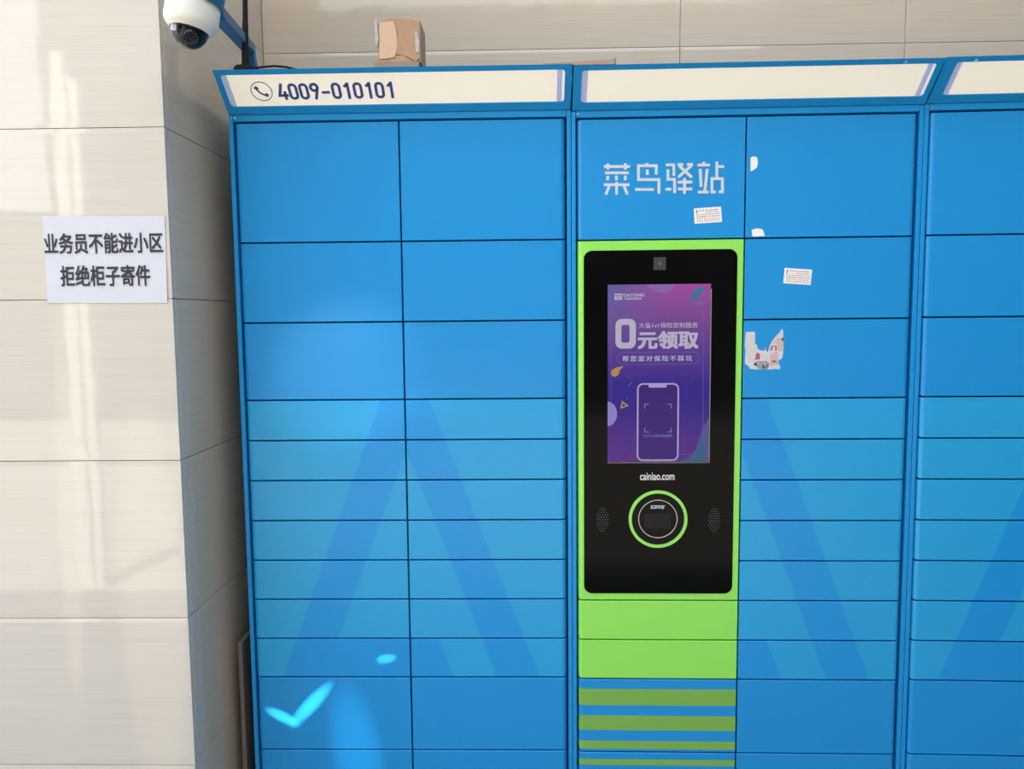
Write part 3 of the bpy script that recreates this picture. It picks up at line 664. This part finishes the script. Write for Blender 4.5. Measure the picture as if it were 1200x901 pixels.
# ------------------------------------------------------------------ paper notice on the pillar
q = [at(50, 253, PY-.001), at(193, 253, PY-.001), at(196.5, 355, PY-.001), at(56, 355.2, PY-.001)]
cx = sum(p.x for p in q)/4; cz = sum(p.z for p in q)/4
def curl(u, v): return -0.0012-0.0012*max(0, (0.15-min(u, 1-u))/0.15)*(0.5+0.5*math.sin(7*v+2*u))
N = 14; vsn = []; fsn = []
for j in range(N+1):
    for i in range(N+1):
        u, v = i/N, j/N
        a = q[0].lerp(q[1], u); b_ = q[3].lerp(q[2], u); p = a.lerp(b_, v)
        vsn.append((p.x-cx, curl(u, v), p.z-cz))
for j in range(N):
    for i in range(N): fsn.append((j*(N+1)+i, (j+1)*(N+1)+i, (j+1)*(N+1)+i+1, j*(N+1)+i+1))
nl = len(vsn)
vsn += [(v[0], v[1]+0.0006, v[2]) for v in vsn]; fsn += [tuple(nl+k for k in f[::-1]) for f in fsn]
no = raw('paper_notice', vsn, fsn, M_PAPER, None); no.location = (cx, PY, cz)
tag(no, 'white paper notice with two lines of black characters taped to the tiled pillar', 'notice')
def ntext(body, xa, ya, xb, yb):
    a = at(xa, yb, PY); b_ = at(xb, ya, PY)
    return text_mesh('lettering', body, a.x-cx, b_.x-cx, a.z-cz, b_.z-cz, -0.0027, M_INK, no, 0.017, 0.0002)
ntext('业务员不能进小区', 53.5, 272.5, 190.5, 297.5)
ntext('拒绝柜子寄件', 72.5, 310.5, 175.5, 335.5)

# ------------------------------------------------------------------ things on top of the lockers
TZ = HT.y
# torn cardboard box
M_CB = mat('brown_cardboard', (0.40, 0.245, 0.14), 0.8, var=0.15, scale=40, bump=0.15, bscale=60)
M_CBL = mat('torn_pale_cardboard', (0.60, 0.40, 0.27), 0.85, var=0.15, scale=60, bump=0.3, bscale=40, stretch=(1, 1, 5))
M_TAPE = mat('dirty_tape', (0.42, 0.38, 0.34), 0.5, var=0.4, scale=120)
M_CBD = mat('grey_brown_cardboard', (0.27, 0.21, 0.165), 0.85, var=0.15)
p0 = at(438.5, 78, -0.094); p1 = at(491, 78, -0.094); bw = p1.x-p0.x
bxo = thing('cardboard_box', 'small torn brown cardboard box standing on top of the locker header', 'cardboard box', (p0.x, -0.094, TZ))
def bp_(u, v): return ((u-160)/630*bw, (825-v)*75/901*0.00216)
bm = bmesh.new(); bx(bm, 0.0, bw, 0.0, 0.10, 0.0, 0.014, 0.001); obj('base_flap', bm, M_CBD, bxo)
top = [(185, 155), (215, 190), (270, 185), (350, 178), (372, 155), (560, 155), (690, 168), (790, 195), (812, 205)]
def wallpiece(bm, pts, y0, y1): prism_xz(bm, [bp_(*p) for p in pts], y0, y1)
bm = bmesh.new(); wallpiece(bm, [(225, 745), (225, 200), (285, 190), (372, 155), (560, 155), (690, 168), (800, 198), (790, 745)], 0.012, 0.016); obj('front_panel', bm, M_CB, bxo)
bm = bmesh.new(); wallpiece(bm, [(230, 690), (228, 215), (290, 205), (430, 195), (462, 260), (480, 420), (470, 590), (445, 665), (330, 690)], 0.009, 0.0122); obj('torn_flap', bm, M_CBL, bxo)
bm = bmesh.new(); wallpiece(bm, [(470, 640), (480, 430), (570, 290), (700, 215), (795, 210), (790, 690), (740, 740), (640, 680), (560, 650)], 0.0075, 0.0115); obj('folded_flap', bm, M_CB, bxo)
bm = bmesh.new(); bx(bm, bp_(795, 0)[0], bp_(812, 0)[0], 0.006, 0.10, 0.014, bp_(0, 200)[1], 0.0008); obj('side_panel', bm, M_CB, bxo)
bm = bmesh.new(); bx(bm, bp_(205, 0)[0], bp_(228, 0)[0], 0.012, 0.10, 0.0, bp_(0, 210)[1], 0.0008); obj('side_panel', bm, M_CB, bxo)
bm = bmesh.new(); wallpiece(bm, [(182, 530), (170, 300), (180, 160), (205, 170), (215, 300), (228, 420), (205, 525)], 0.006, 0.0095); obj('white_tape', bm, M_TAPE, bxo)
bm = bmesh.new(); wallpiece(bm, [(745, 620), (735, 350), (765, 330), (782, 400), (795, 480), (790, 625)], 0.005, 0.0074); obj('white_tape', bm, M_TAPE, bxo)
bm = bmesh.new(); bx(bm, bp_(228, 0)[0], bp_(795, 0)[0], 0.094, 0.10, 0.0, bp_(0, 190)[1]); obj('back_panel', bm, M_CB, bxo)
bm = bmesh.new(); wallpiece(bm, [(195, 720), (250, 705), (330, 720), (400, 702), (460, 715), (470, 660), (560, 655), (700, 735), (740, 760), (790, 735), (790, 800), (190, 800)], 0.0050, 0.0072); obj('torn_lower_flap', bm, M_CB, bxo)

# flat cardboard strip
a = at(636, 77, -0.092); b_ = at(722, 77, -0.092); h = at(722, 68.2, -0.092).z-TZ
bm = bmesh.new(); prism_xz(bm, [(0, 0), (b_.x-a.x-0.004, 0), (b_.x-a.x-0.004, h-0.0015), ((b_.x-a.x)*0.55, h*0.62), (0, 0.004)], 0.0, 0.09)
cs = obj('cardboard_sheet', bm, mat('kraft_sheet', (0.40, 0.27, 0.17), 0.85, var=0.15, scale=50), None); cs.location = (a.x, -0.092, TZ-0.0005)
tag(cs, 'flat brown cardboard sheet lying over the joint between two locker headers', 'cardboard sheet')
bm = bmesh.new(); bx(bm, b_.x-a.x-0.005, b_.x-a.x, -0.001, 0.09, 0.0, h+0.001, 0.0005); obj('turned_edge', bm, M_CBD, cs)

# antenna with magnetic foot and cable
M_RUB = mat('black_rubber', (0.010, 0.010, 0.011), 0.6, spec=0.15, var=0.2)
p = at(287.5, 79, -0.068)
an = thing('antenna', 'thin black whip antenna with a magnetic foot on the locker header', 'antenna', (p.x, -0.068, TZ))
bm = bmesh.new(); lathe(bm, [(0.028, 0), (0.0285, 0.009), (0.026, 0.014), (0.012, 0.017), (0.008, 0.020)], seg=32); obj('magnetic_foot', bm, M_RUB, an, True)
bm = bmesh.new(); lathe(bm, [(0.0092, 0.008), (0.0090, 0.06), (0.0078, 0.065), (0.0072, 0.12), (0.0064, 0.125), (0.0056, 0.30), (0.003, 0.42), (0.0025, 0.425)], seg=16)
for v in bm.verts: v.co.x += 0.035*v.co.z
obj('whip', bm, M_RUB, an, True)
bm = bmesh.new(); tube(bm, [(0.02, -0.005, 0.009), (0.04, -0.008, 0.0115), (0.075, -0.01, 0.0135), (0.105, -0.01, 0.0105), (0.13, -0.008, 0.005), (0.15, 0.01, 0.003), (0.17, 0.06, 0.003)], 0.0028, 8); obj('cable', bm, M_RUB, an, True)

# dome camera on a blue bracket
CY = -0.42
cc_ = at(224, 23.5, CY)
M_CAMW = mat('white_camera_plastic', (0.80, 0.77, 0.70), 0.35, var=0.02)
dc_ = thing('dome_camera', 'white dome security camera hanging from a blue bracket above the lockers', 'security camera', (cc_.x, CY, cc_.z))
RC = 0.0530
TILT = Matrix.Rotation(math.radians(10), 3, 'Y') @ Matrix.Rotation(math.radians(-3), 3, 'X')
def tilt(bm):
    for v in bm.verts: v.co = TILT @ v.co
bm = bmesh.new(); lathe(bm, [(RC-0.002, 0.055), (RC, 0.05), (RC, -0.003), (RC-0.0012, -0.008), (RC-0.004, -0.013), (RC-0.009, -0.0185), (RC-0.0135, -0.0215), (0.0385, -0.0225), (0.037, -0.019)], seg=56); tilt(bm)
hs = obj('housing', bm, M_CAMW, dc_, True)
bm = bmesh.new(); prof = [(0.0372*math.cos(t), -0.0205-0.037*math.sin(t)) for t in [math.pi/2*k/12 for k in range(12)]]+[(0.0012, -0.0575)]
lathe(bm, prof, seg=48); tilt(bm)
M_DOME = bpy.data.materials.new('smoked_dome'); _n, _b = nodes_of(M_DOME)
_b.inputs['Base Color'].default_value = (0.55, 0.56, 0.58, 1); _b.inputs['Transmission Weight'].default_value = 1.0; _b.inputs['Roughness'].default_value = 0.02; _b.inputs['IOR'].default_value = 1.25
obj('dome', bm, M_DOME, dc_, True)
bm = bmesh.new(); bmesh.ops.create_uvsphere(bm, u_segments=24, v_segments=16, radius=0.027, matrix=Matrix.Translation((0.004, 0.002, -0.022))); tilt(bm)
eye = obj('camera_eye', bm, mat('black_camera_eye', (0.012, 0.012, 0.013), 0.25), dc_, True)
bm = bmesh.new(); mm = Matrix.Translation((0.010, -0.012, -0.034)) @ Vector((0.35, -0.62, -0.70)).to_track_quat('Z', 'Y').to_matrix().to_4x4()
lathe(bm, [(0.0155, 0.0), (0.0155, 0.007), (0.0125, 0.0085), (0.006, 0.0075)], seg=24)
bmesh.ops.transform(bm, matrix=mm, verts=bm.verts); tilt(bm); obj('lens_barrel', bm, mat('dark_blue_lens', (0.015, 0.025, 0.05), 0.15), eye, False)
bm = bmesh.new()
for k in range(14):
    bmesh.ops.create_icosphere(bm, subdivisions=1, radius=0.0009, matrix=mm @ Matrix.Translation((0.0135*math.cos(2*math.pi*k/14), 0.0135*math.sin(2*math.pi*k/14), 0.0082)))
tilt(bm); obj('infrared_led', bm, M_SILVER, eye)
bm = bmesh.new(); bx(bm, -0.024, -0.012, -0.030, 0.012, -0.036, -0.0205); tilt(bm); obj('inner_bracket', bm, mat('grey_chrome', (0.55, 0.52, 0.48), 0.25, metal=0.6), eye)
# printed label on the housing
bm = bmesh.new(); rnd = random.Random(2)
def on_cyl(ang0, ang1, z, w):
    a0, a1 = math.radians(ang0), math.radians(ang1); r = RC+0.0003; v = []
    for a, zz in ((a0, z-w/2), (a1, z-w/2), (a1, z+w/2), (a0, z+w/2)): v.append(bm.verts.new((r*math.cos(a), r*math.sin(a), zz)))
    bm.faces.new(v)
for z, a0, a1 in ((0.0290, -120, -92), (0.0205, -122, -90)):
    a = a0
    while a < a1:
        l = rnd.uniform(1.5, 3.5); on_cyl(a, a+l, z, 0.0022 if z < 0.025 else 0.0012); a += l+rnd.uniform(0.6, 1.6)
tilt(bm); obj('printed_label', bm, M_INK, hs)
cb = thing('camera_bracket', 'blue steel bracket reaching up from the locker top to the dome camera', 'bracket', (cc_.x, CY, cc_.z))
M_BRK = mat('blue_bracket_paint', (0.008, 0.12, 0.25), 0.45, spec=0.25, var=0.05)
bm = bmesh.new(); lathe(bm, [(RC+0.0005, 0.032), (RC+0.005, 0.032), (RC+0.005, 0.11), (RC-0.002, 0.115)], seg=48)
tilt(bm); obj('mount_cap', bm, M_BRK, dc_, True)
def rel(v): return v-Vector((cc_.x, CY, cc_.z))
f0 = at(300, 77, 0.09); f0.z = TZ-0.001
f1 = at(291, 56, 0.07); f2 = at(256, 17, -0.33); f3 = at(248, 4, -0.385)
bm = bmesh.new()
def bar(bm, p, q, w, t):
    p, q = Vector(p), Vector(q); d = (q-p).normalized(); sx = Vector((1, 0, 0)); sx = (sx-d*sx.dot(d)).normalized(); up = d.cross(sx)
    vv = [bm.verts.new(c_+sx*a*w/2+up*b*t/2) for c_ in (p, q) for a, b in ((-1, -1), (1, -1), (1, 1), (-1, 1))]
    for f in ((0, 1, 2, 3), (7, 6, 5, 4), (0, 4, 5, 1), (1, 5, 6, 2), (2, 6, 7, 3), (3, 7, 4, 0)): bm.faces.new([vv[i] for i in f])
bar(bm, rel(f0), rel(f1), 0.026, 0.02); bar(bm, rel(f1)+Vector((0, 0.008, 0)), rel(f2), 0.030, 0.022); bar(bm, rel(f2), rel(f3), 0.030, 0.022)
obj('bracket_arm', bm, M_BRK, cb)
bm = bmesh.new(); c0 = rel(f0); bx(bm, c0.x-0.02, c0.x+0.02, c0.y-0.025, c0.y+0.03, c0.z-0.0, c0.z+0.006, 0.001); obj('bracket_foot', bm, M_BRK, cb)

# plank standing in the gap between pillar and locker
a = at(281, 753, 0.02)
bm = bmesh.new(); bx(bm, -0.006, 0.006, 0.0, 0.30, 0.0, a.z, 0.0008)
pk = obj('plank', bm, mat('rough_plank_edge', (0.16, 0.13, 0.105), 0.9, var=0.5, scale=60, stretch=(1, 1, 0.15), bump=0.4, bscale=60), None)
pk.location = (a.x, 0.02, 0.0); tag(pk, 'narrow rough wooden plank standing in the gap between pillar and locker', 'plank')

# ------------------------------------------------------------------ sun glints thrown back by windows across the street
def wpt(un, x, y):
    o, a, w = PL[un]; d = ray(x, y); n = Vector((-math.sin(a), math.cos(a), 0)); return CAM+d*((o-CAM).dot(n)/d.dot(n))
def streak(name, un, p, q, wpx, power, src, color=(0.9, 0.97, 1.0), blend=0.8):
    P, Q = wpt(un, *p), wpt(un, *q) if un else (0, 0)
    glint(name, (P+Q)/2, (Q-P), (Q-P).length/2, wpx*0.00227/2, power, src, color, blend)
SRC = (3.3, -9.97, 3.6)
for p, q, w, e in (((1038, 415), (978, 556), 46, 800), ((1004, 532), (880, 618), 34, 700), ((960, 560), (840, 700), 44, 700)):
    streak('window_sun_glint', 'B', p, q, w, e, SRC, blend=1.0)
SRC2 = (-3.5, -9.97, 3.3)
for p, q, w, e in (((309, 829), (354, 851), 17, 4200), ((336, 856), (393, 795), 20, 4200), ((438, 775), (467, 769), 14, 3000), ((402, 790), (436, 980), 75, 800), ((310, 500), (500, 370), 190, 300), ((340, 530), (560, 450), 60, 160)):
    streak('window_sun_glint', 'A', p, q, w, e, SRC2, color=(0.62, 0.93, 1.0) if e < 1000 else (0.9, 0.98, 1.0), blend=1.0)
# warm bands on the pillar
for p, q, w, e in (((66, 320), (94, 880), 30, 150), ((160, 440), (196, 980), 90, 150)):
    P, Q = at(*p, PY), at(*q, PY)
    glint('window_sun_glint', (P+Q)/2, Q-P, (Q-P).length/2, w*0.00203/2, e, SRC2, (1.0, 0.90, 0.68), 0.7)
